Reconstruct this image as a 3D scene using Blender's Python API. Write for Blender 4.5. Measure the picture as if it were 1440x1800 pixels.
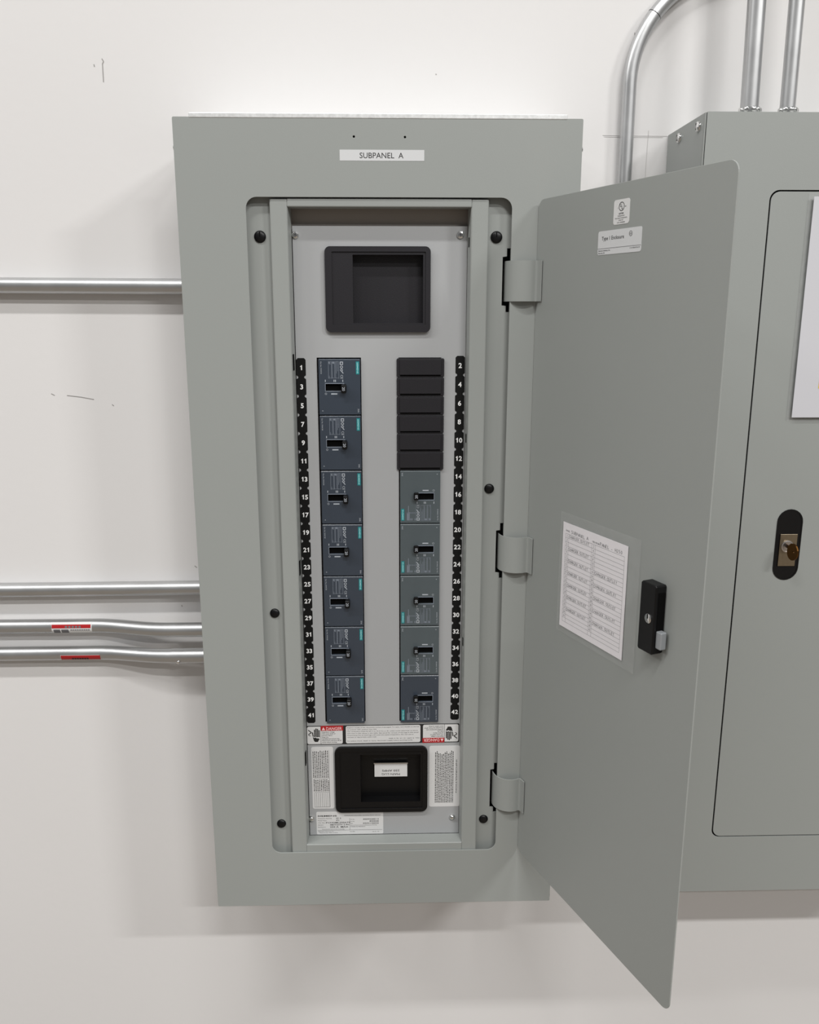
import bpy, bmesh, math, random
from mathutils import Vector, Matrix, Euler
from mathutils.geometry import tessellate_polygon

# ------------------------------------------------------------------ clearing
for o in list(bpy.data.objects):
    bpy.data.objects.remove(o, do_unlink=True)
S = bpy.context.scene
COL = S.collection
random.seed(7)
Z0 = 1.85          # height of the cover's top edge above the floor
PI = math.pi

# ------------------------------------------------------------------ camera
def cam_matrix():
    rx, ry, rz = -.2323, -.0002, -.0264
    m = Matrix.Rotation(rz, 3, 'Z') @ Matrix.Rotation(rx, 3, 'X') @ Matrix.Rotation(ry, 3, 'Y')
    r, f, u = m.col[0], m.col[1], m.col[2]
    M = Matrix.Identity(4)
    for i in range(3):
        M[i][0] = r[i]; M[i][1] = u[i]; M[i][2] = -f[i]
    M[0][3], M[1][3], M[2][3] = .0078, -1.1407, -.2303 + Z0
    return M
cd = bpy.data.cameras.new('camera')
cam = bpy.data.objects.new('camera', cd); COL.objects.link(cam)
cam.matrix_world = cam_matrix()
cd.sensor_fit = 'VERTICAL'; cd.sensor_height = 36; cd.lens = 36 * 1505.4 / 1800
cd.clip_start = .02; cd.clip_end = 60
S.camera = cam

# ------------------------------------------------------------------ world, lamps, exposure
w = bpy.data.worlds.new('room_light'); S.world = w; w.use_nodes = True
bg = w.node_tree.nodes['Background']
bg.inputs[0].default_value = (1, 1, 1, 1); bg.inputs[1].default_value = .155

def strip_light(name, x, y, z, sx, sy, watts, col=(1, .99, .97)):
    l = bpy.data.lights.new(name, 'AREA'); l.shape = 'RECTANGLE'
    l.size = sx; l.size_y = sy; l.energy = watts; l.color = col
    o = bpy.data.objects.new(name, l); COL.objects.link(o)
    o.location = (x, y, z + Z0)
    return o
strip_light('strip_light', -2.6, -1.84, 2.93, 1.3, .16, 37)
strip_light('strip_light', -.9, -1.84, 2.93, 1.3, .16, 42)
strip_light('strip_light', .9, -3.45, 2.93, 1.3, .16, 90)
strip_light('strip_light', 2.6, -5.2, 2.93, 1.3, .16, 115)
strip_light('strip_light', -4.6, -1.84, 2.93, 1.3, .16, 78)
strip_light('strip_light', 4.4, -3.45, 2.93, 1.3, .16, 170)

S.view_settings.view_transform = 'Standard'
S.view_settings.look = 'None'
S.view_settings.gamma = 1
S.view_settings.use_curve_mapping = False
S.view_settings.exposure = .3

# ------------------------------------------------------------------ materials
def srgb(r, g, b):
    def c(v):
        v /= 255
        return v / 12.92 if v <= .04045 else ((v + .055) / 1.055) ** 2.4
    return (c(r), c(g), c(b), 1)

def mat(name, col, rough=.5, metal=0, var=0, vscale=20, bump=0, bscale=300, spec=.5, rvar=0, coat=0):
    m = bpy.data.materials.new(name); m.use_nodes = True
    nt = m.node_tree; b = nt.nodes['Principled BSDF']
    if len(col) == 3: col = (*col, 1)
    b.inputs['Base Color'].default_value = col
    b.inputs['Roughness'].default_value = rough
    b.inputs['Metallic'].default_value = metal
    b.inputs['Specular IOR Level'].default_value = spec
    b.inputs['Coat Weight'].default_value = coat
    tc = nt.nodes.new('ShaderNodeTexCoord')
    if var or rvar:
        n = nt.nodes.new('ShaderNodeTexNoise'); n.inputs['Scale'].default_value = vscale
        n.inputs['Detail'].default_value = 5
        nt.links.new(tc.outputs['Object'], n.inputs['Vector'])
        if var:
            mx = nt.nodes.new('ShaderNodeMix'); mx.data_type = 'RGBA'
            mx.inputs[6].default_value = tuple(c * (1 - var) for c in col[:3]) + (1,)
            mx.inputs[7].default_value = tuple(min(1, c * (1 + var)) for c in col[:3]) + (1,)
            nt.links.new(n.outputs['Fac'], mx.inputs[0]); nt.links.new(mx.outputs[2], b.inputs['Base Color'])
        if rvar:
            mr = nt.nodes.new('ShaderNodeMapRange')
            mr.inputs['To Min'].default_value = max(0, rough - rvar); mr.inputs['To Max'].default_value = rough + rvar
            nt.links.new(n.outputs['Fac'], mr.inputs['Value']); nt.links.new(mr.outputs[0], b.inputs['Roughness'])
    if bump:
        n2 = nt.nodes.new('ShaderNodeTexNoise'); n2.inputs['Scale'].default_value = bscale
        nt.links.new(tc.outputs['Object'], n2.inputs['Vector'])
        bp = nt.nodes.new('ShaderNodeBump'); bp.inputs['Strength'].default_value = bump
        bp.inputs['Distance'].default_value = .001
        nt.links.new(n2.outputs['Fac'], bp.inputs['Height']); nt.links.new(bp.outputs[0], b.inputs['Normal'])
    return m

M = {
    'wall': mat('painted_wall', (.745, .733, .729), .55, var=.02, vscale=2.2, bump=.12, bscale=90),
    'floor': mat('concrete_floor', (.20, .165, .13), .5, var=.12, vscale=3),
    'gray': mat('gray_enamel', (.314, .330, .318), .42, var=.012, vscale=6, bump=.05, bscale=700),
    'dead': mat('deadfront_gray', (.398, .406, .414), .42, bump=.04, bscale=600),
    'galv': mat('galvanized_steel', (.62, .63, .63), .30, 1, var=.14, vscale=60, rvar=.08),
    'emt': mat('conduit_zinc', (.54, .545, .55), .38, .92, var=.06, vscale=25, rvar=.07),
    'chrome': mat('bright_zinc', (.75, .75, .74), .16, 1),
    'black': mat('black_plastic', (.0035, .0035, .004), .38, bump=.06, bscale=900, spec=.3),
    'fill': mat('filler_plastic', (.0165, .0155, .019), .5, bump=.10, bscale=900, spec=.35),
    'hole': mat('dark_recess', (.003, .003, .003), .9, spec=.1),
    'inner': mat('box_interior', (.34, .31, .285), .7),
    'slate': mat('slate_plastic', srgb(58, 66, 77), .28, bump=.08, bscale=900),
    'slate_green': mat('grey_green_slate_plastic', srgb(82, 91, 95), .33, var=.08, vscale=40),  # lighter grey-green tone for the right-hand breakers above the lowest
    'edge': mat('worn_zinc_edge', (.74, .75, .75), .5, .45, var=.28, vscale=260),
    'slate_d': mat('slate_dark', (.006, .007, .012), .5),
    'teal': mat('teal_print', srgb(28, 130, 135), .4),
    'mint': mat('teal_letters', srgb(165, 225, 228), .4),
    'prnt': mat('light_print', srgb(176, 182, 190), .5),
    'prntd': mat('dim_print', srgb(125, 133, 145), .5),
    'white': mat('white_print', srgb(240, 240, 240), .5),
    'tag': mat('tag_black', (.006, .006, .006), .6, spec=.2),
    'stk': mat('sticker_white', (.72, .72, .72), .42),
    'tape': mat('label_tape', (.66, .67, .68), .3),
    'ink': mat('black_ink', (.015, .015, .015), .6),
    'inkg': mat('gray_ink', (.14, .14, .15), .6),
    'red': mat('danger_red', srgb(178, 28, 34), .42),
    'redc': mat('sticker_red', srgb(170, 28, 32), .35),
    'pink': mat('danger_letters', srgb(250, 205, 205), .5),
    'paper': mat('paper_white', (.86, .83, .86), .7),
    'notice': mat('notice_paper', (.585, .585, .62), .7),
    'pencil': mat('pencil_gray', (.56, .55, .54), .8),
    'scuff': mat('scuff_gray', (.33, .32, .31), .8),
    'brass': mat('worn_brass', srgb(150, 138, 118), .38, 1, var=.15, vscale=200),
    'brass_d': mat('brass_dark', srgb(96, 66, 34), .35, 1),
    'nickel': mat('satin_nickel', (.55, .52, .50), .3, 1),
    'alum': mat('zinc_gray', (.36, .38, .40), .45, .4),
    'yellow': mat('yellow_print', srgb(235, 200, 40), .5),
}
def film():
    m = bpy.data.materials.new('clear_film'); m.use_nodes = True
    nt = m.node_tree; b = nt.nodes['Principled BSDF']
    b.inputs['Base Color'].default_value = (.75, .76, .76, 1)
    b.inputs['Roughness'].default_value = .14
    b.inputs['Alpha'].default_value = .11
    n = nt.nodes.new('ShaderNodeTexNoise'); n.inputs['Scale'].default_value = 55
    tc = nt.nodes.new('ShaderNodeTexCoord'); nt.links.new(tc.outputs['Object'], n.inputs['Vector'])
    bp = nt.nodes.new('ShaderNodeBump'); bp.inputs['Strength'].default_value = .8; bp.inputs['Distance'].default_value = .004
    nt.links.new(n.outputs['Fac'], bp.inputs['Height']); nt.links.new(bp.outputs[0], b.inputs['Normal'])
    return m
M['film'] = film()

# ------------------------------------------------------------------ helpers
ORG = {}
class MB:
    """collects geometry and links it as ONE mesh object"""
    def __init__(s): s.v = []; s.f = []; s.m = []
    def add(s, vs, fs, m=0):
        k = len(s.v); s.v += [tuple(v) for v in vs]
        s.f += [tuple(i + k for i in f) for f in fs]; s.m += [m] * len(fs); return s
    def box(s, x0, x1, y0, y1, z0, z1, m=0):
        vs = [(x, y, z) for x in (x0, x1) for y in (y0, y1) for z in (z0, z1)]
        return s.add(vs, [(0, 1, 3, 2), (4, 6, 7, 5), (0, 4, 5, 1), (2, 3, 7, 6), (0, 2, 6, 4), (1, 5, 7, 3)], m)
    def slab(s, loops, y0, y1, m=0):
        """loops of (x, z), the first the outline and the rest holes, between y0 and y1"""
        flat = [p for l in loops for p in l]; n = len(flat)
        tr = tessellate_polygon([[Vector((p[0], p[1], 0)) for p in l] for l in loops])
        vs = [(x, y0, z) for x, z in flat] + [(x, y1, z) for x, z in flat]
        fs = [tuple(t) for t in tr] + [tuple(i + n for i in t) for t in tr]
        k = 0
        for l in loops:
            c = len(l)
            for i in range(c):
                j = (i + 1) % c; fs.append((k + i, k + j, k + j + n, k + i + n))
            k += c
        return s.add(vs, fs, m)
    def flat(s, loops, y, m=0):
        flat = [p for l in loops for p in l]
        tr = tessellate_polygon([[Vector((p[0], p[1], 0)) for p in l] for l in loops])
        return s.add([(x, y, z) for x, z in flat], [tuple(t) for t in tr], m)
    def prof(s, pts, z0, z1, m=0):
        """closed (x, y) profile extruded in z"""
        n = len(pts)
        tr = tessellate_polygon([[Vector((p[0], p[1], 0)) for p in pts]])
        vs = [(x, y, z0) for x, y in pts] + [(x, y, z1) for x, y in pts]
        fs = [tuple(t) for t in tr] + [tuple(i + n for i in t) for t in tr]
        fs += [(i, (i + 1) % n, (i + 1) % n + n, i + n) for i in range(n)]
        return s.add(vs, fs, m)
    def lathe(s, c, ax, rz, seg=20, m=0):
        """rings (radius, height) about axis ax from point c, capped at both ends"""
        a = Vector(ax).normalized(); u = a.orthogonal().normalized(); v = a.cross(u); c = Vector(c)
        k = []; vs = []; fs = []
        for r, h in rz:
            for i in range(seg):
                t = 2 * PI * i / seg
                vs.append(c + a * h + (u * math.cos(t) + v * math.sin(t)) * r)
        for j in range(len(rz) - 1):
            for i in range(seg):
                i2 = (i + 1) % seg
                fs.append((j * seg + i, j * seg + i2, (j + 1) * seg + i2, (j + 1) * seg + i))
        fs.append(tuple(range(seg))); fs.append(tuple((len(rz) - 1) * seg + i for i in range(seg)))
        return s.add(vs, fs, m)
    def tube(s, pts, r, seg=28, m=0):
        P = [Vector(p) for p in pts]; vs = []; fs = []
        t0 = (P[1] - P[0]).normalized(); u = t0.orthogonal().normalized()
        for i, p in enumerate(P):
            t = (P[min(i + 1, len(P) - 1)] - P[max(i - 1, 0)]).normalized()
            u = (u - t * u.dot(t)).normalized(); v = t.cross(u)
            for k in range(seg):
                a = 2 * PI * k / seg; vs.append(p + (u * math.cos(a) + v * math.sin(a)) * r)
        for j in range(len(P) - 1):
            for i in range(seg):
                i2 = (i + 1) % seg
                fs.append((j * seg + i, j * seg + i2, (j + 1) * seg + i2, (j + 1) * seg + i))
        fs.append(tuple(range(seg))); fs.append(tuple((len(P) - 1) * seg + i for i in range(seg)))
        return s.add(vs, fs, m)
    def text(s, string, x, z, h, y, rot=0, align='C', width=None, bold=0, m=0, mirror=False):
        """flat lettering, cap height h, optionally squeezed to a width"""
        V, F, x0, x1 = glyphs(string, bold)
        k = h / .729; wd = (x1 - x0) * k; kx = k * (width / wd) if width else k
        ox = {'C': (x0 + x1) / 2, 'L': x0, 'R': x1}[align]
        ca, sa = math.cos(rot), math.sin(rot); vs = []
        for a, b in V:
            px = (a - ox) * kx; pz = (b - .36) * k
            vs.append((x + px * ca - pz * sa, y, z + px * sa + pz * ca))
        return s.add(vs, F, m)
    def build(s, name, mats, parent=None, bevel=0, smooth=False, seg=2, keep=False, recalc=True):
        if not isinstance(mats, (list, tuple)): mats = [mats]
        xs = [[v[i] for v in s.v] for i in range(3)]
        c = Vector([(min(a) + max(a)) / 2 for a in xs]) if not keep else Vector((0, 0, 0))
        me = bpy.data.meshes.new(name)
        me.from_pydata([Vector(v) - c for v in s.v], [], s.f)
        for mm in mats: me.materials.append(M[mm])
        me.polygons.foreach_set('material_index', s.m)
        if recalc:
            bm = bmesh.new(); bm.from_mesh(me)
            bmesh.ops.recalc_face_normals(bm, faces=bm.faces); bm.to_mesh(me); bm.free()
        if smooth:
            me.polygons.foreach_set('use_smooth', [True] * len(me.polygons))
            me.set_sharp_from_angle(angle=math.radians(40))
        me.update()
        o = bpy.data.objects.new(name, me); COL.objects.link(o)
        o.location = c - ORG.get(parent, Vector((0, 0, 0))) if parent else c
        if parent: o.parent = parent
        ORG[o] = c
        if bevel:
            b = o.modifiers.new('bevel', 'BEVEL'); b.width = bevel; b.segments = seg
            b.limit_method = 'ANGLE'; b.angle_limit = math.radians(50)
        return o

_g = {}
def glyphs(string, bold=0):
    key = (string, bold)
    if key in _g: return _g[key]
    c = bpy.data.curves.new('t', 'FONT'); c.body = string; c.size = 1; c.offset = bold
    c.resolution_u = 3; c.fill_mode = 'FRONT'
    o = bpy.data.objects.new('t', c); COL.objects.link(o)
    dg = bpy.context.evaluated_depsgraph_get()
    me = bpy.data.meshes.new_from_object(o.evaluated_get(dg))
    V = [(v.co.x, v.co.y) for v in me.vertices]; F = [tuple(p.vertices) for p in me.polygons]
    bpy.data.objects.remove(o); bpy.data.curves.remove(c); bpy.data.meshes.remove(me)
    x0 = min(v[0] for v in V); x1 = max(v[0] for v in V)
    _g[key] = (V, F, x0, x1); return _g[key]

_ONE = [(.17, 0), (.33, 0), (.33, .729), (.21, .729), (.17, .63), (.04, .575), (.04, .46), (.17, .51)]
def numeral(b, s, x, z, h, y):
    k = h / .729; parts = []; cur = 0
    for ch in s:
        if ch == '1':
            parts.append((cur, [_ONE])); cur += .50
        else:
            V, F, a, c = glyphs(ch, .030); parts.append((cur - a, (V, F))); cur += (c - a) + .07
    cur -= .10 if s[-1] == '1' else .07
    for ox, g in parts:
        if isinstance(g, list):
            b.flat([[(x + (px + ox - cur / 2) * k, z + (pz - .36) * k) for px, pz in l] for l in g], y)
        else:
            b.add([(x + (px + ox - cur / 2) * k, y, z + (pz - .36) * k) for px, pz in g[0]], g[1])
    return b

def rr(x0, z0, x1, z1, r=0, n=5):
    if x0 > x1: x0, x1 = x1, x0
    if z0 > z1: z0, z1 = z1, z0
    if r <= 0: return [(x0, z0), (x1, z0), (x1, z1), (x0, z1)]
    p = []
    for cx, cz, a in ((x1 - r, z0 + r, -90), (x1 - r, z1 - r, 0), (x0 + r, z1 - r, 90), (x0 + r, z0 + r, 180)):
        for i in range(n + 1):
            t = math.radians(a + 90 * i / n); p.append((cx + r * math.cos(t), cz + r * math.sin(t)))
    return p
def circ(x, z, r, n=16): return [(x + r * math.cos(2 * PI * i / n), z + r * math.sin(2 * PI * i / n)) for i in range(n)]
def empty(name, loc, rot=None):
    o = bpy.data.objects.new(name, None); COL.objects.link(o); o.location = loc
    o.empty_display_size = .02
    if rot: o.rotation_euler = rot
    ORG[o] = Vector(loc); return o
def tag(o, label=None, cat=None, group=None, kind=None):
    for k, v in (('label', label), ('category', cat), ('group', group), ('kind', kind)):
        if v: o[k] = v
    return o
def copy_tree(o, parent=None):
    c = o.copy(); COL.objects.link(c)
    if parent: c.parent = parent
    for ch in list(o.children): copy_tree(ch, c)
    return c
def lines(b, x0, x1, z, h, y, m=0, gap=.35, rot=None, rng=random):
    """a line of print too small to read, as word-length strokes"""
    x = x0
    while x < x1 - h:
        wl = min(rng.uniform(.8, 3.5) * h, x1 - x)
        if rot is None: b.flat([rr(x, z - h / 2, x + wl, z + h / 2)], y, m)
        else: b.flat([rr(z - h / 2, x, z + h / 2, x + wl)], y, m)
        x += wl + h * rng.uniform(.5, .9)

# ================================================================== setting
YW = .1484                                   # the wall's face
wl = MB().box(-6.5, 6.5, YW, YW + .15, -Z0, 3.2).build('wall_back', 'wall')
tag(wl, 'white painted wall behind the panels', kind='structure')
fl = MB().box(-6.5, 6.5, -9, YW, -Z0 - .1, -Z0).build('floor', 'floor')
tag(fl, 'concrete floor below the panels', kind='structure')

def stroke(name, pts, wdt, m='pencil'):
    b = MB(); y = YW - .0004
    for i in range(len(pts) - 1):
        a, c = Vector(pts[i]), Vector(pts[i + 1]); d = (c - a).normalized(); n = Vector((-d.y, d.x)) * wdt / 2
        q = [a - n, c - n, c + n, a + n]; b.slab([[(p.x, p.y) for p in q]], y, YW)
    return b.build(name, m, wl)
stroke('pencil_line', [(.314, .0086), (.345, .0080), (.406, .0078)], .0006)
stroke('pencil_line', [(.316, .0066), (.345, .0060), (.400, .0062)], .0004)
stroke('pencil_line', [(.3790, .015), (.3784, -.012), (.3780, -.030), (.3782, -.060)], .0007)
for p in ([(-.3893, .0951), (-.3887, .0922)], [(-.3779, .1023), (-.3759, .0987), (-.3776, .0959)], [(-.3776, .0959), (-.3780, .0731)],
          [(-.4663, -.3545), (-.4456, -.3571), (-.4275, -.3605)], [(-.4894, -.3519), (-.4846, -.3544)],
          [(-.4013, -.3681), (-.3990, -.3700)], [(-.2935, -.6195), (-.2900, -.6225)], [(-.3175, -.684), (-.3168, -.6865)],
          [(.3516, .140), (.3516, .137)], [(.0779, .0861), (.0790, .0852)]):
    stroke('scuff_mark', p, .0011, 'scuff')

# ================================================================== conduits on the left
RC = .0112
def curve_pts(p0, p1, p2, p3, n=10):
    o = []
    for i in range(n + 1):
        t = i / n; s = 3 * t * t - 2 * t ** 3
        o.append(tuple(a + (b - a) * (t if k == 0 else s) for k, (a, b) in enumerate(zip(p0, p3))))
    return o
def arc_patch(b, x0, x1, yc, zc, r, a0, a1, m=0, n=6):
    vs = []; fs = []
    for i in range(n + 1):
        a = math.radians(a0 + (a1 - a0) * i / n)
        vs += [(x0, yc - r * math.cos(a), zc + r * math.sin(a)), (x1, yc - r * math.cos(a), zc + r * math.sin(a))]
    for i in range(n): fs.append((2 * i, 2 * i + 1, 2 * i + 3, 2 * i + 2))
    return b.add(vs, fs, m)
YP = YW - .0115
def conduit(pts, label, group=None, r=RC, org=None):
    e = tag(empty('conduit', org or pts[0]), label, 'conduit', group)
    MB().tube(pts, r).build('pipe', 'emt', e, smooth=True)
    return e
def conv(z): return -.2303 + (z + .2303) * .9911
z1 = conv(-.1967)
conduit([(-1.6, YP, z1 + .006), (-.9, YP, z1 + .002), (-.55, YP, z1), (-.2508, YP, conv(-.1985))],
        'topmost galvanized conduit running alone into the left side of the open panel')
z2 = conv(-.6565)
conduit([(-1.6, YP, z2 - .001), (-.55, YP, z2), (-.2508, YP, z2 + .0012)],
        'straight galvanized conduit without sticker, just above the two with red stickers')
z3 = conv(-.717)
c3 = conduit([(-1.6, YP, z3), (-.46, YP, z3)] + curve_pts((-.45, YP, z3), 0, 0, (-.335, .1185, z3 - .001)) + [(-.2508, .1185, z3 - .001)],
        'bent galvanized conduit with a red and white sticker, middle of the lower three')
z4 = conv(-.7626)
c4 = conduit([(-1.6, YP, z4 - .002), (-.46, YP, z4)] + curve_pts((-.45, YP, z4), 0, 0, (-.335, .1185, z4 + .001)) + [(-.2508, .1185, z4 + .001)],
        'lowest bent galvanized conduit, its narrow red sticker facing down')
b = MB(); arc_patch(b, -.3300, -.2508, .1185, z4 + .001, RC + .0006, -180, 180, n=28)
cn = b.build('connector', 'emt', c4, smooth=True)
MB().lathe((-.318, .1185 - .0098, z4 - .0045), (0, -.85, -.5), [(.0026, 0), (.0026, .003), (.0018, .0036)], 10).build('set_screw', 'chrome', c4, smooth=True)
# stickers wrapped on the pipes
b = MB(); arc_patch(b, -.5149, -.4530, YP, z3, RC + .0002, -48, 50)
st = b.build('sticker', 'stk', c3, smooth=True)
b = MB(); arc_patch(b, -.5145, -.4545, YP, z3, RC + .0004, 2, 31); b.build('red_band', 'redc', st, smooth=True)
b = MB()
arc_patch(b, -.5120, -.5020, YP, z3, RC + .0004, -45, -8); arc_patch(b, -.5000, -.4890, YP, z3, RC + .0004, -45, -8)
b.build('printed_block', 'inkg', st, smooth=True)
b = MB()
for i in range(5):
    x = -.494 + i * .0052; arc_patch(b, x, x + .0035, YP, z3, RC + .0006, 5, 20, n=2)
for i in range(9):
    x = -.486 + i * .0034; arc_patch(b, x, x + .0026, YP, z3, RC + .0006, -16, -8, n=2)
b.build('lettering', 'inkg', st)
b = MB(); arc_patch(b, -.5054, -.4434, YP, z4, RC + .0002, -52, 4)
st = b.build('sticker', 'stk', c4, smooth=True)
b = MB(); arc_patch(b, -.5050, -.4438, YP, z4, RC + .0004, -43, 2); b.build('red_band', 'redc', st, smooth=True)
b = MB()
for i in range(7):
    x = -.488 + i * .0038; arc_patch(b, x, x + .0028, YP, z4, RC + .0006, -38, -20, n=2)
b.build('lettering', 'ink', st)

# ================================================================== conduits at the top right
R2 = .0097; YB = YW - R2 - .0005
pts = [(.409, YB, -.520)]
for i in range(7):
    a = math.radians(-90 - 90 * i / 6); pts.append((.391 + .045 * math.cos(a), YB, -.475 + .045 * math.sin(a)))
pts += [(.346, YB, -.2), (.3455, YB, .072)]
for i in range(1, 19):
    a = math.radians(180 - 90 * i / 18); pts.append((.4905 + .145 * math.cos(a), YB, .072 + .145 * math.sin(a)))
pts.append((1.4, YB, .217))
cb = conduit(pts, 'thin galvanized conduit bending to the right between the two panels', r=R2)
a = math.radians(180 - 37); p = Vector((.4905 + .145 * math.cos(a), YB, .072 + .145 * math.sin(a))); t = Vector((math.sin(a), 0, -math.cos(a)))
MB().tube([p - t * .0004, p + t * .0004], R2 + .0002).build('ink_mark', 'ink', cb, smooth=True)
def riser(x0, x1, r, label):
    e = tag(empty('conduit', (x0, .07, .0098)), label, 'conduit')
    MB().tube([(x0, .07, .0110), (x0, .07, .03), (x1, .07, .18), (x1 - .012, .07, .78)], r).build('pipe', 'emt', e, smooth=True)
    cn = MB().lathe((x0, .07, .0099), (0, 0, 1), [(r + .0035, 0), (r + .0035, .004), (r + .0018, .0045), (r + .0018, .0180), (r + .0002, .0185)], 24).build('connector', 'galv', e, smooth=True)
    for k in range(5):
        t = math.radians(198 + 36 * k)
        MB().lathe((x0 + (r + .001) * math.cos(t), .07 + (r + .001) * math.sin(t), .0245), (math.cos(t), math.sin(t), 0),
                   [(.0034, 0), (.0034, .0025), (.0022, .0032)], 10).build('locknut_lug', 'chrome', cn, smooth=True)
riser(.4885, .4862, .0116, 'wide vertical galvanized conduit rising from the closed panel')
riser(.5395, .5385, .0099, 'slimmer vertical galvanized conduit, right of the wide riser')

# ================================================================== the open panel
P0 = Vector((0, YW, -1.117))
pan = tag(empty('electrical_panel', P0), 'open gray electrical panel labelled SUBPANEL A with its door swung right', 'electrical panel')
# box
b = MB()
b.box(-.2505, .2505, YW - .0025, YW, -1.1155, -.0015)
for s in (-1, 1): b.box(min(s * .2505, s * .249), max(s * .2505, s * .249), .0125, YW, -1.1155, -.0015)
b.box(-.2505, .2505, .0125, YW, -1.1155, -1.114); b.box(-.2505, .2505, .0125, YW, -.0030, -.0015)
b.build('box', 'galv', pan)
MB().box(-.2335, .2340, -.0006, YW, -.0012, .0048).build('top_sheet', 'edge', pan, bevel=.0009)
MB().box(-.235, .235, .0345, .0355, -.1480, -.02).build('interior_pan', 'inner', pan)
# cover
OP = rr(-.168, -1.0265, .168, -.0930, .0135, 7)
b = MB().slab([rr(-.254, -1.117, .254, 0, .0018, 3), OP, circ(-.0312, -.0220, .0015, 8), circ(.0322, -.0223, .0015, 8)], 0, .002)
for s in (-1, 1): b.box(min(s * .254, s * .2522), max(s * .254, s * .2522), .0018, .0125, -1.1155, -.0012)
b.box(-.253, .253, .0018, .0125, -1.117, -1.1155); b.box(-.253, .253, .0018, .0125, -.0014, -.0004)
b.build('cover', 'gray', pan, bevel=.0009)
for x, z, a in ((-.2540, -.0345, -1), (.2540, -.0345, 1), (.2535, -1.1135, 1)):
    MB().lathe((x, .0075, z), (a, 0, 0), [(.0036, -.001), (.0036, .0006), (.0025, .0020), (.0008, .0024)], 12).build('side_screw', 'chrome', pan, smooth=True)
# label tape
tp = MB().slab([rr(-.0491, -.0500, .0563, -.0372, .0004, 2)], -.00025, 0).build('label_tape', 'tape', pan)
MB().text('SUBPANEL  A', .0030, -.0436, .0068, -.0004, width=.0545).build('lettering', 'ink', tp)
# inner flange with hinge slots
HZ = [(-.1694, -.2202), (-.5355, -.5860), (-.9040, -.9560)]
loops = [rr(-.196, -1.056, .196, -.066), rr(-.132, -1.022, .132, -.100)]
for zt, zb in HZ:
    loops.append([(.1590, zt + .0052), (.1590, zb - .0050), (.1645, zb - .0056), (.1645, zb - .0135), (.1690, zb - .0135), (.1690, zt + .0160), (.1645, zt + .0160), (.1645, zt + .0060)])
MB().slab(loops, .0115, .0130).build('inner_flange', 'gray', pan)
for (x, z, s) in ((-.1532, -.1398, 1), (.1502, -.1398, 1), (.1480, -.4705, 0), (-.1526, -.6489, 0), (-.1545, -.9838, 0), (.1503, -.9813, 0)):
    r = .0076 if s else .0068
    sc = MB().lathe((x, .0115, z), (0, -1, 0), [(r, 0), (r, .0008), (r * .93, .0018), (r * .72, .0028), (r * .38, .0034), (r * .1, .0035)], 24).build('cover_screw', 'black', pan, smooth=True)
    if s:
        MB().box(x - .0006, x + .0006, .0079, .0083, z - .0002, z + .0060).build('screw_slot', 'hole', sc)
# raised frame
for s in (-1, 1):
    MB().prof([(s * .139, .0030), (s * .1165, .0030), (s * .1142, .0266), (s * .139, .0266)], -1.0320, -.0942).build('frame_rail', 'gray', pan, bevel=.0020, seg=3)
MB().box(-.1172, .1172, .0026, .0260, -.1045, -.0940).build('frame_rail', 'gray', pan, bevel=.0016, seg=3)
MB().box(-.1172, .1172, .0026, .0270, -1.0320, -1.0147).build('frame_rail', 'gray', pan, bevel=.0014, seg=3)
for z in (-.288, -.572, -.866):
    MB().box(-.1160, -.1148, .0085, .0180, z - .021, z).build('rail_slot', 'hole', pan)
for z in (-.140, -.395, -.690):
    MB().box(.1148, .1154, .0120, .0180, z - .012, z).build('rail_slot', 'hole', pan)
# deadfront
YD = .027
LC, RCX = (-.0860, -.0266), (.0238, .0814)
MB().slab([rr(-.1136, -1.0146, .1141, -.1250), rr(LC[0], -.8262, LC[1], -.2932), rr(RCX[0], -.8262, RCX[1], -.2932),
           rr(-.066, -.254, .060, -.156), rr(-.066, -.969, .059, -.873)], YD, YD + .0015).build('deadfront', 'dead', pan)
for x, z in ((-.1098, -.1363), (.1050, -.1358), (-.1105, -.9863), (.1040, -.9870)):
    top = z > -.5
    sc = MB().lathe((x, YD, z), (0, -1, 0), [(.0050, 0), (.0050, .0012), (.0042, .0024), (.0026, .0028), (.0022, .0016)] if top else
               [(.0046, 0), (.0046, .0010), (.0036, .0032), (.0016, .0042)], 16).build('deadfront_screw', 'chrome', pan, smooth=True)
    if top:
        b = MB(); b.box(x - .0022, x + .0022, YD - .0030, YD - .0026, z - .0006, z + .0006); b.box(x - .0006, x + .0006, YD - .0030, YD - .0026, z - .0022, z + .0022)
        b.build('drive_recess', 'inkg', sc)
# main openings (upper filler and lower lug cover)
def lug_cover(name, mt, x0, z0, x1, z1, r, ix0, iz0, ix1, iz1, wx0, wz0, wx1, wz1):
    o = MB().slab([rr(x0, z0, x1, z1, r, 7), rr(ix0, iz0, ix1, iz1, .001, 2)], .0222, YD).build(name, mt, pan, bevel=.0010)
    MB().slab([rr(ix0, iz0, ix1, iz1), rr(wx0, wz0, wx1, wz1)], .0236, .0250).build('inset_panel', mt, o)
    b = MB(); d = .0400
    b.box(wx0 - .001, wx0, .025, d, wz0, wz1); b.box(wx1, wx1 + .001, .025, d, wz0, wz1)
    b.box(wx0, wx1, .025, d, wz0 - .001, wz0); b.box(wx0, wx1, .025, d, wz1, wz1 + .001)
    b.box(wx0 - .001, wx1 + .001, d, d + .001, wz0 - .001, wz1 + .001)
    b.build('recess', mt, o)
    return o
lug_cover('filler_bezel', 'fill', -.0722, -.2600, .0662, -.1504, .0070, -.0632, -.2505, .0598, -.1573, -.0358, -.2480, .0564, -.1609)
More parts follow.
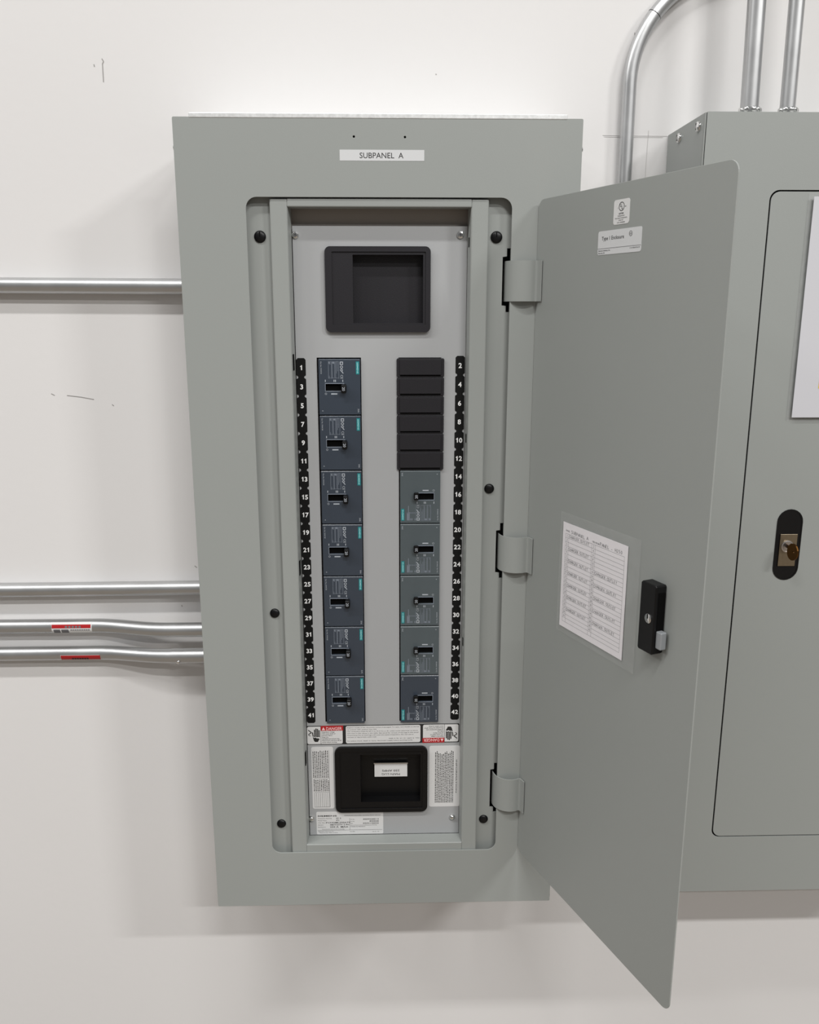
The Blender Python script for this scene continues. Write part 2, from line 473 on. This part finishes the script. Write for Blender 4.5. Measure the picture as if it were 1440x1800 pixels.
lb = lug_cover('lug_bezel', 'black', -.0732, -.9745, .0657, -.8662, .0095, -.0655, -.9680, .0580, -.8735, -.0350, -.9575, .0550, -.8790)
card = MB().slab([rr(-.0142, -.9225, .0355, -.9005)], .0360, .0364).build('amp_card', 'stk', lb)
b = MB(); b.text('MAIN LUG', .0105, -.9185, .0034, .0358, rot=PI, width=.0275); b.text('250 AMPS', .0105, -.9125, .0034, .0358, rot=PI, width=.0265)
b.text('0123-4567', -.0065, -.9025, .0010, .0358, width=.010) if False else None
b.build('lettering', 'ink', card)
MB().box(-.0152, .0362, .0345, .0365, -.9005, -.8988).build('card_clip', 'galv', lb)

# circuit tags
def tag_shape(x, z, w2=.0063, top=False, bot=False):
    h = .0127; r = .0020; p = []
    def notch(cx, cz, a0, a1):
        return [(cx + r * math.cos(math.radians(a0 + (a1 - a0) * i / 4)), cz + r * math.sin(math.radians(a0 + (a1 - a0) * i / 4))) for i in range(5)]
    e = .0004
    if top: p += [(x - w2 + .0022, z + h), (x - w2, z + h - .0022)]
    else: p += [(x - w2 + r + e, z + h)] + [(x - w2 + e + r * math.cos(math.radians(a)), z + h - r * math.sin(math.radians(a))) for a in (30, 60, 90)] + [(x - w2, z + h - r - .0012)]
    if bot: p += [(x - w2, z - h + .0022), (x - w2 + .0022, z - h), (x + w2 - .0022, z - h), (x + w2, z - h + .0022)]
    else:
        p += [(x - w2, z - h + r + .0012)] + [(x - w2 + e + r * math.cos(math.radians(a)), z - h + r * math.sin(math.radians(a))) for a in (90, 60, 30)] + [(x - w2 + r + e, z - h)]
        p += [(x + w2 - r - e, z - h)] + [(x + w2 - e - r * math.cos(math.radians(a)), z - h + r * math.sin(math.radians(a))) for a in (30, 60, 90)] + [(x + w2, z - h + r + .0012)]
    if top: p += [(x + w2, z + h - .0022), (x + w2 - .0022, z + h)]
    else: p += [(x + w2, z + h - r - .0012)] + [(x + w2 - e - r * math.cos(math.radians(a)), z + h - r * math.sin(math.radians(a))) for a in (90, 60, 30)] + [(x + w2 - r - e, z + h)]
    return p
for i in range(21):
    for side, xc, zs in ((0, -.1069, -.3065), (1, .1067, -.3038)):
        z = zs - .0254 * i; xo = xc + (-.0003 + .0001 * i / 20 if side == 0 else .0003 - .00006 * i)
        t = MB().slab([tag_shape(xo, z, top=i == 0, bot=i == 20)], YD - .0004, YD).build('circuit_tag', 'tag', pan)
        n = str(2 * i + 1 + side)
        numeral(MB(), n, xo + (.0002 if side == 0 else 0), z, .0066, YD - .0006).build('numeral', 'white', t)

# danger and wiring labels
DX0, DX1 = -.1149, .1130
def dz(x, z): return z + (x + .001) * .0065 - .8316
YL = YD - .0003
def sk(b):                       # shift a strip-local z into place, with the strip's slight tilt
    b.v = [(x, y, dz(x, z)) for x, y, z in b.v]; return b
dl = sk(MB().slab([rr(DX0, -.0305, DX1, 0, .0012, 3)], YL, YD)).build('danger_label', 'ink', pan)
sk(MB().slab([rr(-.1136, -.0295, -.0610, -.0011, .0025, 4)], YL - .0001, YL)).build('label_panel', 'stk', dl)
sk(MB().slab([rr(-.0562, -.0292, .0550, -.0011, .0025, 4)], YL - .0001, YL)).build('label_panel', 'stk', dl)
sk(MB().slab([rr(.0588, -.0293, .1118, -.0011, .0025, 4)], YL - .0001, YL)).build('label_panel', 'stk', dl)
Y1 = YL - .0003; Y2 = YL - .0005
sk(MB().slab([rr(-.0932, -.0079, -.0600, 0)], Y1, Y1 + .0001)).build('red_header', 'red', dl)
sk(MB().slab([rr(.0580, -.0305, .0908, -.0226)], Y1, Y1 + .0001)).build('red_header', 'red', dl)
HAND = [[(-.0050, .0), (-.0062, .0012), (-.0062, .0060), (-.0046, .0060), (-.0046, .0020)]]
def hand_bits():
    L = []
    for x0, h in ((-.0028, .0110), (-.0006, .0128), (.0016, .0122), (.0038, .0100)):
        L.append([(x0, .0005), (x0 + .0016, .0005), (x0 + .0016, h), (x0 + .0008, h + .0006), (x0, h)])
    L.append([(-.0050, .0), (-.0036, .0), (-.0044, .0066), (-.0056, .0072), (-.0060, .0066)])
    L.append([(-.0048, -.0008), (-.0020, -.0024), (-.0006, -.0014), (.0012, -.0034), (.0022, -.0026), (.0052, -.0040), (.0058, -.0026), (.0034, -.0070), (.0026, -.0088), (-.0018, -.0088), (-.0034, -.0064)])
    L.append([(-.0046, .0004), (.0054, .0004), (.0058, -.0012), (.0028, -.0002), (.0020, -.0012), (-.0002, .0000), (-.0016, -.0008)])
    L.append([(-.0118, .0100), (-.0112, .0112), (-.0068, .0076), (-.0064, .0058), (-.0102, .0034), (-.0100, .0022), (-.0080, .0014), (-.0082, .0004), (-.0110, .0018), (-.0114, .0040), (-.0080, .0064), (-.0080, .0068)])
    return L
def put(b, L, x, z, rot, y):
    c, s = math.cos(rot), math.sin(rot)
    for l in L: b.flat([[(x + a * c - d * s, z + a * s + d * c) for a, d in l]], y)
b = MB(); put(b, hand_bits(), -.1005, -.0170, 0, Y1); sk(b).build('shock_hand', 'ink', dl)
b = MB(); put(b, hand_bits(), .0985, -.0135, PI, Y1); sk(b).build('shock_hand', 'ink', dl)
b = MB().text('DANGER', -.0735, -.0044, .0050, Y2, width=.0235, bold=.014)
b.flat([[(-.0918, -.0068), (-.0868, -.0068), (-.0893, -.0018)]], Y2)
b.text('DANGER', .0715, -.0262, .0050, Y2, rot=PI, width=.0235, bold=.014)
b.flat([[(.0898, -.0240), (.0848, -.0240), (.0873, -.0290)]], Y2)
sk(b).build('danger_lettering', 'pink', dl)
HV = ['Hazardous voltage.', 'Will cause death or', 'serious injury.', 'Keep out.', 'Qualified personnel only.', 'Disconnect and lock off all', 'power before working.']
b = MB()
for i, s_ in enumerate(HV):
    z = -.0100 - .00275 * i
    b.text(s_, -.0915, z, .0015, Y1, align='L', width=.00105 * len(s_), bold=.01)
    b.text(s_, .0895, -.0305 - z, .0015, Y1, rot=PI, align='L', width=.00105 * len(s_), bold=.01)
b.flat([rr(-.0936, -.0295, -.0932, -.0002)], Y1); b.flat([rr(.0908, -.0303, .0912, -.0011)], Y1)
CT = ['Replace handle of the disconnect switch if damaged. To open, turn handle to the full',
      'up position OFF, position then ON', 'Use conductors sized for 60 C or 75 C Cu or Al, unless noted otherwise on device',
      'and wire to the values in the table. See panel for torque of the lugs in this panel.',
      'Connecting line to load lugs will make the panel inoperative. Do not use to',
      'connect or disconnect under load.', '', 'To reduce shock, death or injury, disconnect supply before working inside.']
for i, s_ in enumerate(CT):
    if s_: b.text(s_, -.0542, -.0037 - .0031 * i, .00135, Y1, align='L', width=min(.107, .00132 * len(s_)))
b.text('No. 4 OFF 12 14 16 V ON', .0530, -.0222, .00135, Y1, rot=PI, align='L', width=.045)
sk(b).build('fine_print', 'ink', dl)

rng = random.Random(3)
o = MB().slab([rr(-.1084, -.9697, -.0757, -.8664, .0030, 4)], YL, YD).build('wiring_label', 'stk', pan)
b = MB()
for i in range(9):
    lines(b, -.9170, -.8720 + rng.uniform(-.001, 0), -.0835 - i * .0027 - .0007, .0011, YL - .0002, rot=1, rng=rng)
for i in range(9):
    lines(b, -.9400, -.9200, -.0835 - i * .0027, .0011, YL - .0002, rot=1, rng=rng)
for i in range(9): b.flat([rr(-.1050 + i * .0028, -.9670, -.1047 + i * .0028, -.9430)], YL - .0002)
for z in (-.9182, -.9420, -.9670): b.flat([rr(-.1055, z, -.0820, z + .0003)], YL - .0002)
b.flat([rr(-.0823, -.9670, -.0820, -.8720)], YL - .0002)
b.build('fine_print', 'ink', o)
o = MB().slab([rr(.0686, -.9690, .1153, -.8671, .0030, 4)], YL, YD).build('instruction_label', 'stk', pan)
b = MB()
for i in range(12):
    lines(b, -.9620, -.8760 + rng.uniform(-.004, .002), .0780 + i * .0024, .0011, YL - .0002, rot=1, rng=rng)
b.text('INFORMATION', .1096, -.9180, .0020, YL - .0002, rot=-PI / 2, width=.055)
b.build('fine_print', 'ink', o)
o = MB().slab([rr(-.1034, -1.0140, -.0015, -.9752, .0020, 4)], YL + .0001, YD).build('nameplate', 'stk', pan)
b = MB(); Y = YL - .0001
b.text('SIEMENS', -.1014, -.9822, .0024, Y, align='L', width=.029, bold=.014)
b.text('PANELBOARD ENCLOSED FOR DEAD FRONT SERVICE', -.0058, -.9818, .0014, Y, align='R', width=.055)
for i, (s_, v, h, wd) in enumerate((('Customer Marking', 'IC 3', .0022, .007), ('Panel Type', 'P1', .0020, .004), ('Cat. No.', 'P1X42ML250ATS', .0024, .037),
                           ('System', '480Y/277V 3 PH', .0023, .029), ('Enclosure', '250 A  MAX', .0026, .028))):
    z = -.9864 - i * .0037
    b.text(s_, -.1010, z, .0013, Y, align='L', width=.0013 * len(s_)); b.text(v, -.0730 if i < 2 else (-.0890 if i == 2 else -.0830), z, h, Y, align='L', width=wd, bold=.010)
b.text('Panel suited for use as shown on drawings', -.0950, -1.0050, .0012, Y, align='L', width=.034)
b.text('Siemens Industry, Inc.', -.1010, -1.0087, .0012, Y, align='L', width=.024); b.text('Norcross, GA U.S.A.', -.0990, -1.0110, .0012, Y, align='L', width=.028)
for s_, v, z, wd in (('S.O. No.', '3009428513', -.9885, .024), ('Item No.', '820028', -.9920, .014), ('Date', '03/01/2022', -.9955, .024)):
    b.text(s_, -.0515, z, .0013, Y, align='L'); b.text(v, -.0085, z, .0020, Y, align='R', width=wd, bold=.010)
b.text('Short Circuit Current Rating see drawing', -.0515, -.9985, .0012, Y, align='L', width=.040)
b.text('MADE IN MEXICO', -.0515, -1.0010, .0014, Y, align='L', width=.022)
b.flat([rr(-.1020, -1.0070, -.0030, -1.0067)], Y); b.flat([rr(-.0528, -1.0070, -.0525, -.9865)], Y)
b.text('Rev. 02   17A', -.0080, -1.0100, .0013, Y, align='R'); b.text('Form 2202', -.0450, -1.0095, .0013, Y, align='R')
b.build('lettering', 'ink', o)

# hinges
HP = [(.1628, .0190), (.1640, .0100), (.1672, .0020), (.1725, -.0040), (.1790, -.0078), (.1860, -.0093), (.1940, -.0083), (.1995, -.0058), (.2018, -.0072), (.2036, -.0110), (.2054, -.0155)]
def strap(pts, t):
    L = []; R = []
    for i, p in enumerate(pts):
        a = Vector(pts[max(i - 1, 0)]); c = Vector(pts[min(i + 1, len(pts) - 1)]); d = (c - a).normalized(); n = Vector((-d.y, d.x)) * t / 2
        L.append((p[0] + n.x, p[1] + n.y)); R.append((p[0] - n.x, p[1] - n.y))
    return L + R[::-1]
def smoothpts(P, n=3):
    o = []
    for i in range(len(P) - 1):
        p0 = P[max(i - 1, 0)]; p1 = P[i]; p2 = P[i + 1]; p3 = P[min(i + 2, len(P) - 1)]
        for k in range(n):
            t = k / n
            o.append(tuple(.5 * (2 * b_ + (c_ - a_) * t + (2 * a_ - 5 * b_ + 4 * c_ - d_) * t * t + (3 * b_ - a_ - 3 * c_ + d_) * t ** 3) for a_, b_, c_, d_ in zip(p0, p1, p2, p3)))
    return o + [P[-1]]
for zt, zb in HZ:
    MB().prof(strap(smoothpts(HP), .0016), zb, zt).build('hinge', 'gray', pan, smooth=True)

# door, swung open
TH = 1.1794
DR = Euler((0, 0, -TH))
hinge = Vector((.2011, 0, 0))
door = MB().slab([rr(.0008, -1.0267, .3402, -.0955, .0125, 7)], 0, .0018).build('door', 'gray', keep=True, bevel=.0006)
door.parent = pan; door.location = hinge - P0; door.rotation_euler = DR; ORG[door] = Vector((0, 0, 0))
Yd = -.0003
o = MB().slab([rr(.1572, -.1390, .1850, -.1130, .0030, 4)], Yd, 0).build('listing_sticker', 'stk', door)
# lettering of the stickers is part of the sticker mesh level: joined into one print object each
def ring(b, x, z, r, t, y, n=20): b.flat([circ(x, z, r, n), circ(x, z, r - t, n)[::-1]], y)
b = MB(); y = Yd - .0002
ring(b, .1711, -.1205, .0048, .0007, y)
b.text('U', .1697, -.1192, .0034, y, bold=.010); b.text('L', .1724, -.1217, .0034, y, bold=.010)
b.text('c', .1648, -.1215, .0016, y); b.text('us', .1778, -.1205, .0020, y)
b.text('LISTED', .1711, -.1277, .0016, y, bold=.02, width=.0085)
b.text('PANELBOARD', .1711, -.1302, .0012, y, width=.012); b.text('ENCLOSED PANELBOARD', .1711, -.1325, .0012, y, width=.021)
b.text('ISSUE NO', .1711, -.1347, .0012, y, width=.008); b.text('XX-00000', .1711, -.1370, .0012, y, width=.014)
b.build('listing_print', 'ink', door)
o = MB().slab([rr(.1308, -.1698, .2080, -.1440, .0025, 4)], Yd, 0).build('enclosure_sticker', 'tape', door)
b = MB()
b.text('Type 1 Enclosure', .1580, -.1520, .0042, y, width=.040)
ring(b, .1895, -.1500, .0028, .0004, y, 16); b.text('LR', .1895, -.1500, .0022, y)
b.flat([rr(.1310, -.1632, .2078, -.1629)], y)
b.text('Siemens Industry, Inc.', .1325, -.1652, .0014, y, align='L', width=.022, bold=.010); b.text('Norcross, GA', .1325, -.1678, .0014, y, align='L', width=.012, bold=.010)
b.text('11-A-1026-04 Rev 02', .2060, -.1650, .0014, y, align='R', width=.017)
b.build('enclosure_print', 'ink', door)
# latch
o = MB()
o.slab([[(.2606, -.5985), (.2625, -.6000), (.2842, -.6000), (.2858, -.5985), (.2858, -.5222), (.2842, -.5205), (.2625, -.5205), (.2606, -.5222)]], -.0145, 0)
o.build('latch', 'black', door, bevel=.0012)
MB().box(.2856, .2864, -.0105, -.0015, -.5890, -.5290).build('latch_slot', 'hole', door)
MB().lathe((.2763, -.0145, -.5600), (0, -1, 0), [(.0054, -.001), (.0054, .0008), (.0048, .0012)], 20).build('lock_cylinder', 'chrome', door, smooth=True)
MB().box(.2755, .2769, -.0159, -.0156, -.5600, -.5548).build('keyway', 'hole', door)
MB().box(.2858, .2945, -.0110, -.0030, -.5920, -.5720).build('latch_bolt', 'alum', door, bevel=.0012)

# ------------------------------------------------------------------ circuit directory on the door
def door_pt(p): return hinge + Matrix.Rotation(-TH, 3, 'Z') @ Vector(p)
org = Vector((.162, -.0003, -.642))
dr = empty('circuit_directory', door_pt(org), DR); ORG[dr] = org
tag(dr, 'handwritten circuit directory card in a clear sleeve on the inside of the open door', 'directory card')
MB().slab([rr(.0875, -.6345, .2185, -.4945)], -.0012, -.0009).build('card', 'paper', dr)
b = MB()
NX, NZ = 22, 14
vs = []; fs = []
for i in range(NX + 1):
    for j in range(NZ + 1):
        x = .0825 + (.2415 - .0825) * i / NX; z = -.6423 + .1608 * j / NZ
        wv = .0008 + (.0014 * math.sin(z * 210 + i * 1.3) * max(0, (x - .219) / .02) if 0 < j < NZ and i < NX else 0)
        vs.append((x, -.0012 - wv, z))
for i in range(NX):
    for j in range(NZ):
        k = i * (NZ + 1) + j; fs.append((k, k + 1, k + NZ + 2, k + NZ + 1))
MB().add(vs, fs).build('sleeve', 'film', dr, smooth=True)
b = MB(); y = -.0013
gx0, gx1, gz0, gz1 = .0935, .2130, -.6265, -.5085
X = [gx0, gx0 + .0070, (gx0 + gx1) / 2 - .0035, (gx0 + gx1) / 2 + .0035, gx1]
rows = 22; rh = (gz1 - gz0) / rows; t = .00030
for i in range(rows + 1):
    z = gz1 - i * rh; b.flat([rr(gx0 if i < rows else gx0, z - t / 2, gx1, z + t / 2)], y)
for x in X: b.flat([rr(x - t / 2, gz0 + rh * .0, x + t / 2, gz1)], y)
for i in range(21):
    z = gz1 - (i + .5) * rh
    b.text(str(2 * i + 1), gx0 + .0035, z, .0030, y, width=None)
    b.text(str(2 * i + 2), X[2] + .0035, z, .0030, y)
b.text('PANEL', gx0 + .0005, gz1 + .0040, .0022, y, align='L', bold=.014)
b.text('FED FROM', X[2] + .0010, gz1 + .0030, .0022, y, align='L', bold=.014)
b.build('printed_grid', 'inkg', dr)
b = MB(); hr = random.Random(5)
def hand(s_, x, z, h, sp):
    for k, ch in enumerate(s_):
        if ch != ' ': b.text(ch, x + k * sp + hr.uniform(-.0002, .0002), z + hr.uniform(-.0003, .0003), h * hr.uniform(.92, 1.08), y, rot=hr.uniform(-.12, .10), bold=.004)
hand('SUBPANEL A', .1070, gz1 + .0042, .0044, .0037)
hand('PANEL - H250', X[2] + .0175, gz1 + .0036, .0044, .0036)
for i in range(0, 21, 3):
    hand('CHARGER OUTLET', gx0 + .0092, gz1 - (i + .5) * rh, .0036, .00305)
    if i >= 6: hand('CHARGER OUTLET', X[3] + .0022, gz1 - (i + .5) * rh, .0036, .0032)
b.build('handwriting', 'inkg', dr)

# ------------------------------------------------------------------ breakers
BW, BH = .0558, .0746
def bu(u): return (u - .5) * BW
def bv(v): return (.5 - v) * BH
def make_breaker(extra, skin='slate'):
    e = empty('circuit_breaker', (0, 0, 0)); F = 0.0
    ch = .0012; up = -1 if extra else 1          # chamfer along the edge that ends up on top
    b = MB().slab([rr(-BW / 2, -BH / 2 + (ch if extra else 0), BW / 2, BH / 2 - (0 if extra else ch), .0004, 2), rr(bu(.155), bv(.572), bu(.60), bv(.442))], F, .0035)
    b.build('face', skin, e, bevel=.0005)
    ze, zi = up * BH / 2, up * (BH / 2 - ch); xa = BW / 2 - .0003
    vs = [(x, y, z) for x in (-xa, xa) for y, z in ((F + .0001, zi), (F + .0010, ze), (.0035, ze), (.0035, zi))]
    MB().add(vs, [(0, 1, 2, 3), (4, 7, 6, 5), (0, 4, 5, 1), (1, 5, 6, 2), (2, 6, 7, 3), (3, 7, 4, 0)]).build('chamfer', skin, e)
    b = MB(); b.box(-BW / 2 + .0006, BW / 2 - .0006, .0085, .0335, -BH / 2 + .0006, BH / 2 - .0006)
    b.box(-BW / 2 - .0012, BW / 2 - .0002, .0040, .0084, -BH / 2 + .0003, BH / 2 - .0003)
    b.build('body', 'slate_d', e)
    MB().box(bu(.15), bu(.61), .0036, .0039, bv(.575), bv(.44)).build('slot_recess', 'hole', e)
    b = MB().slab([rr(bu(.145), bv(.583), bu(.61), bv(.431)), rr(bu(.158), bv(.570), bu(.60), bv(.444))], F - .0003, F)
    b.build('slot_trim', 'prntd', e)
    # toggle
    x0, x1, z0, z1 = bu(.535), bu(.665), bv(.612), bv(.440)
    b = MB()
    vs = [(x0 + .0003, .004, z0 + .003), (x1 - .0003, .004, z0 + .003), (x1 - .0003, .004, z1), (x0 + .0003, .004, z1),
          (x0, -.0085, z0), (x1, -.0085, z0), (x1, -.0085, z1 - .0015), (x0, -.0085, z1 - .0015)]
    b.add(vs, [(0, 1, 2, 3), (4, 7, 6, 5), (0, 4, 5, 1), (1, 5, 6, 2), (2, 6, 7, 3), (3, 7, 4, 0)])
    h = b.build('toggle', 'black', e, bevel=.0018, seg=3)
    MB().text('20', (x0 + x1) / 2, (z0 + z1) / 2, .0038, -.0088, rot=-PI / 2, bold=.01).build('rating', 'prnt', h)
    # teal brand patch
    t = MB().slab([rr(bu(.895), bv(.275), bu(.975), bv(.045), .0006, 2)], F - .0002, F).build('brand_patch', 'teal', e)
    MB().text('SIEMENS', bu(.935), bv(.160), .0021, F - .0004, rot=-PI / 2, width=.0145, bold=.014).build('brand_lettering', 'mint', t)
    b = MB(); y = F - .0002
    b.text('Cat. No. 3VA4120', bu(.060), bv(.155), .0016, y, rot=-PI / 2, width=.0165, bold=.010)
    b.text('3VA', bu(.945), bv(.930), .0021, y, rot=-PI / 2, bold=.010); b.text('4', bu(.080), bv(.930), .0020, y, rot=-PI / 2, bold=.010)
    for u in (.155, .365, .40, .575): b.flat([rr(bu(u) - .0005, bv(.41), bu(u) + .0005, bv(.37))], y)
    ring(b, bu(.165), bv(.622), .0014, .0004, y, 12)
    b.flat([rr(bu(.29), bv(.636), bu(.44), bv(.614))], y)
    # marks column
    b.flat([rr(bu(.512), bv(.105), bu(.588), bv(.048)), rr(bu(.530), bv(.092), bu(.572), bv(.062))[::-1]], y)
    ring(b, bu(.55), bv(.145), .0020, .0008, y, 12); ring(b, bu(.55), bv(.20), .0018, .0007, y, 12)
    b.flat([[(bu(.51), bv(.19)), (bu(.53), bv(.19)), (bu(.60), bv(.255)), (bu(.58), bv(.26))]], y)
    b.text('CE', bu(.555), bv(.320), .0034, y, rot=-PI / 2, width=.0052)
    tag(b.build('face_print', 'prnt', e), kind='stuff')
    b = MB(); rg = random.Random(11)
    for u, v0, v1 in ((.235, .04, .35), (.255, .30, .35), (.31, .045, .35), (.325, .05, .34), (.385, .05, .33), (.405, .05, .35), (.43, .04, .26), (.455, .04, .22), (.485, .05, .35)):
        b.flat([rr(bu(u) - .00022, bv(v1), bu(u) + .00022, bv(v0))], y)
    for u in (.24, .255, .275, .34, .355, .37): b.flat([rr(bu(u) - .0004, bv(rg.uniform(.07, .1)), bu(u) + .0004, bv(.045))], y)
    for v in (.05, .34): b.flat([rr(bu(.235), bv(v) - .0002, bu(.49), bv(v) + .0002)], y)
    if extra:
        b.flat([rr(bu(.785), bv(.33), bu(.80), bv(.05))], y)
        for u in (.805, .82, .77): b.flat([rr(bu(u) - .0005, bv(.16 + rg.uniform(0, .08)), bu(u) + .0005, bv(.05))], y)
        for u in (.62, .65, .68, .71, .74): b.flat([rr(bu(u) - .0004, bv(.205), bu(u) + .0004, bv(.185))], y)
        for u in (.625, .70, .735): b.flat([rr(bu(u) - .0005, bv(.09), bu(u) + .0005, bv(.05))], y)
        b.flat([rr(bu(.612) - .00015, bv(.35), bu(.612) + .00015, bv(.05))], y)
    tag(b.build('rating_table', 'prntd', e), kind='stuff')
    return e
YB_ = .0240
pl = make_breaker(False); pr_ = make_breaker(True, 'slate_green'); pd = make_breaker(True)
def zc(i): return -.2938 - .0762 * (i + .5)
rank = ['topmost', 'second', 'third', 'fourth', 'fifth', 'sixth', 'lowest']
for i in range(7):
    o = pl if i == 0 else copy_tree(pl)
    o.location = (-.0556, YB_, zc(i) - .0002)
    a = 6 * i + 1
    tag(o, '%s slate breaker in the left column, beside tags %d, %d and %d' % (rank[i], a, a + 2, a + 4), 'circuit breaker', 'breakers in the open panel')
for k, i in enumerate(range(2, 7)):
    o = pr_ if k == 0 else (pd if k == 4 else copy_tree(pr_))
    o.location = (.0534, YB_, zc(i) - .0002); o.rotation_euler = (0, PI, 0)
    a = 6 * i + 2
    tag(o, '%s breaker in the right column, beside tags %d, %d and %d' % (['topmost grey-green', 'second grey-green', 'middle grey-green', 'fourth grey-green', 'lowest dark slate'][k], a, a + 2, a + 4), 'circuit breaker', 'breakers in the open panel')

# ------------------------------------------------------------------ blank fillers
def make_filler():
    e = empty('breaker_filler', (0, 0, 0))
    MB().slab([[(-.0320, -.0112), (-.0306, -.0125), (.0306, -.0125), (.0320, -.0112), (.0320, .0112), (.0306, .0125), (-.0306, .0125), (-.0320, .0112)]], .0012, .0043).build('base', 'fill', e, bevel=.0005)
    MB().slab([rr(-.0280, -.0092, .0278, .0108, .0006, 2)], -.0006, .0012).build('raised_pad', 'fill', e, bevel=.0007)
    MB().box(-.0275, .0273, .0009, .0013, -.0112, -.0092).build('groove', 'hole', e)
    return e
pf = make_filler()
for i in range(6):
    o = pf if i == 0 else copy_tree(pf)
    o.location = (.0533, .0227, -.2940 - .0254 * (i + .5))
    tag(o, '%s black blank filler in the right column, beside tag %d' % (['topmost', 'second', 'third', 'fourth', 'fifth', 'lowest'][i], 2 * i + 2), 'blank filler', 'blank fillers above the right breakers')

# ================================================================== the closed panel at right
P1 = Vector((.661, YW, -1.1067))
p2 = tag(empty('electrical_panel', P1), 'closed gray electrical panel at the right edge, partly behind the open door', 'electrical panel')
x0, x1, zb, zt = .407, .915, -1.1067, .0098
b = MB().box(x0, x1 - .0006, .0060, YW - .0004, zb + .0006, zt - .0006); b.box(x0, x0 + .0018, .0022, .0060, zb + .0006, zt - .0006); b.build('box', 'gray', p2, bevel=.0008)
gx0, gx1, gz0, gz1 = .4975, .8245, -1.0122, -.0822
MB().slab([rr(x0 + .0024, zb, x1, zt, .0008, 2), rr(gx0, gz0, gx1, gz1, .0125, 7)], .0017, .0036).build('cover', 'gray', p2, bevel=.0007)
MB().box(gx0 - .002, gx1 + .002, .0037, .0041, gz0 - .002, gz1 + .002).build('door_gap', 'hole', p2)
g = .0019
MB().slab([rr(gx0 + g, gz0 + g, gx1 - g, gz1 - g, .0115, 7)], .0015, .0034).build('door', 'gray', p2, bevel=.0006)
for yy in (.0228, .0966):
    MB().box(x0 + .0016, x0 + .0030, .0030, .0034, zb + .001, zt - .001).build('cover_seam', 'hole', p2) if yy < .05 else None
    sc = MB().lathe((x0 + .0006, yy, -.0040), (-1, 0, 0), [(.0068, 0), (.0068, .0010), (.0062, .0030), (.0040, .0044), (.0012, .0048)], 18).build('side_screw', 'chrome', p2, smooth=True)
    MB().box(x0 - .0043, x0 - .0030, yy - .0005, yy + .0005, -.0080, .0000).build('screw_slot', 'hole', sc)
MB().slab([[(x0 + .0001, -.036), (x0 + .0006, -.036), (x0 + .0006, -.018), (x0 + .0001, -.018)]], .117, .119).build('scratch', 'inkg', p2)
# flush latch with a key
cx, r = .5677, .0180
pt = [(cx + r * math.cos(math.radians(a)), -.5178 + r * math.sin(math.radians(a))) for a in range(0, 181, 15)] + \
     [(cx + r * math.cos(math.radians(a)), -.5842 + r * math.sin(math.radians(a))) for a in range(180, 361, 15)]
inn = [(cx + (px - cx) * .90, -.551 + (pz + .551) * .965) for px, pz in pt]
lt = MB().slab([pt, inn[::-1]], .0006, .0016)
lt.slab([inn], .0011, .0015)
lt = lt.build('latch', 'black', p2)
MB().box(.5556, .5798, -.0006, .0014, -.5815, -.5352).build('latch_plate', 'brass', lt, bevel=.0004)
MB().lathe((.5660, -.0006, -.5525), (0, -1, 0), [(.0086, 0), (.0086, .0018), (.0070, .0022), (.0068, .0012), (.0050, .0012)], 24).build('lock_cylinder', 'nickel', lt, smooth=True)
b = MB().box(.5652, .5668, -.0120, -.0020, -.5545, -.5495)
hd = [(-.0180 + .0088 * math.cos(2 * PI * i / 20), -.5560 + .0120 * math.sin(2 * PI * i / 20)) for i in range(20)]
hole = [(-.0200 + .0016 * math.cos(2 * PI * i / 8), -.5560 + .0016 * math.sin(2 * PI * i / 8)) for i in range(8)]
k = len(b.v); b.slab([hd, hole[::-1]], -.001, .001)
b.v = b.v[:k] + [(.5665 + y_ * 1.0 + (x_ + .018) * -.35, x_, z_) for x_, y_, z_ in b.v[k:]]
b.build('key', 'brass_d', lt)
# paper in a sleeve
pp = tag(empty('paper_notice', (.66, .0015, -.3718)), 'white paper notice in a clear sleeve on the closed panel door', 'paper notice')
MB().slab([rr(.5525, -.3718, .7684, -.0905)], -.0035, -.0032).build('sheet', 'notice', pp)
MB().slab([rr(.5475, -.3770, .7740, -.0860)], .0006, .0012).build('sleeve', 'film', pp)
MB().slab([rr(.5845, -.3330, .6300, -.3170)], -.0038, -.0036).build('printed_block', 'yellow', pp)

# ------------------------------------------------------------------ raise everything to its height above the floor
for o in S.objects:
    if o.parent is None and o.type in {'MESH', 'EMPTY'}:
        o.location.z += Z0
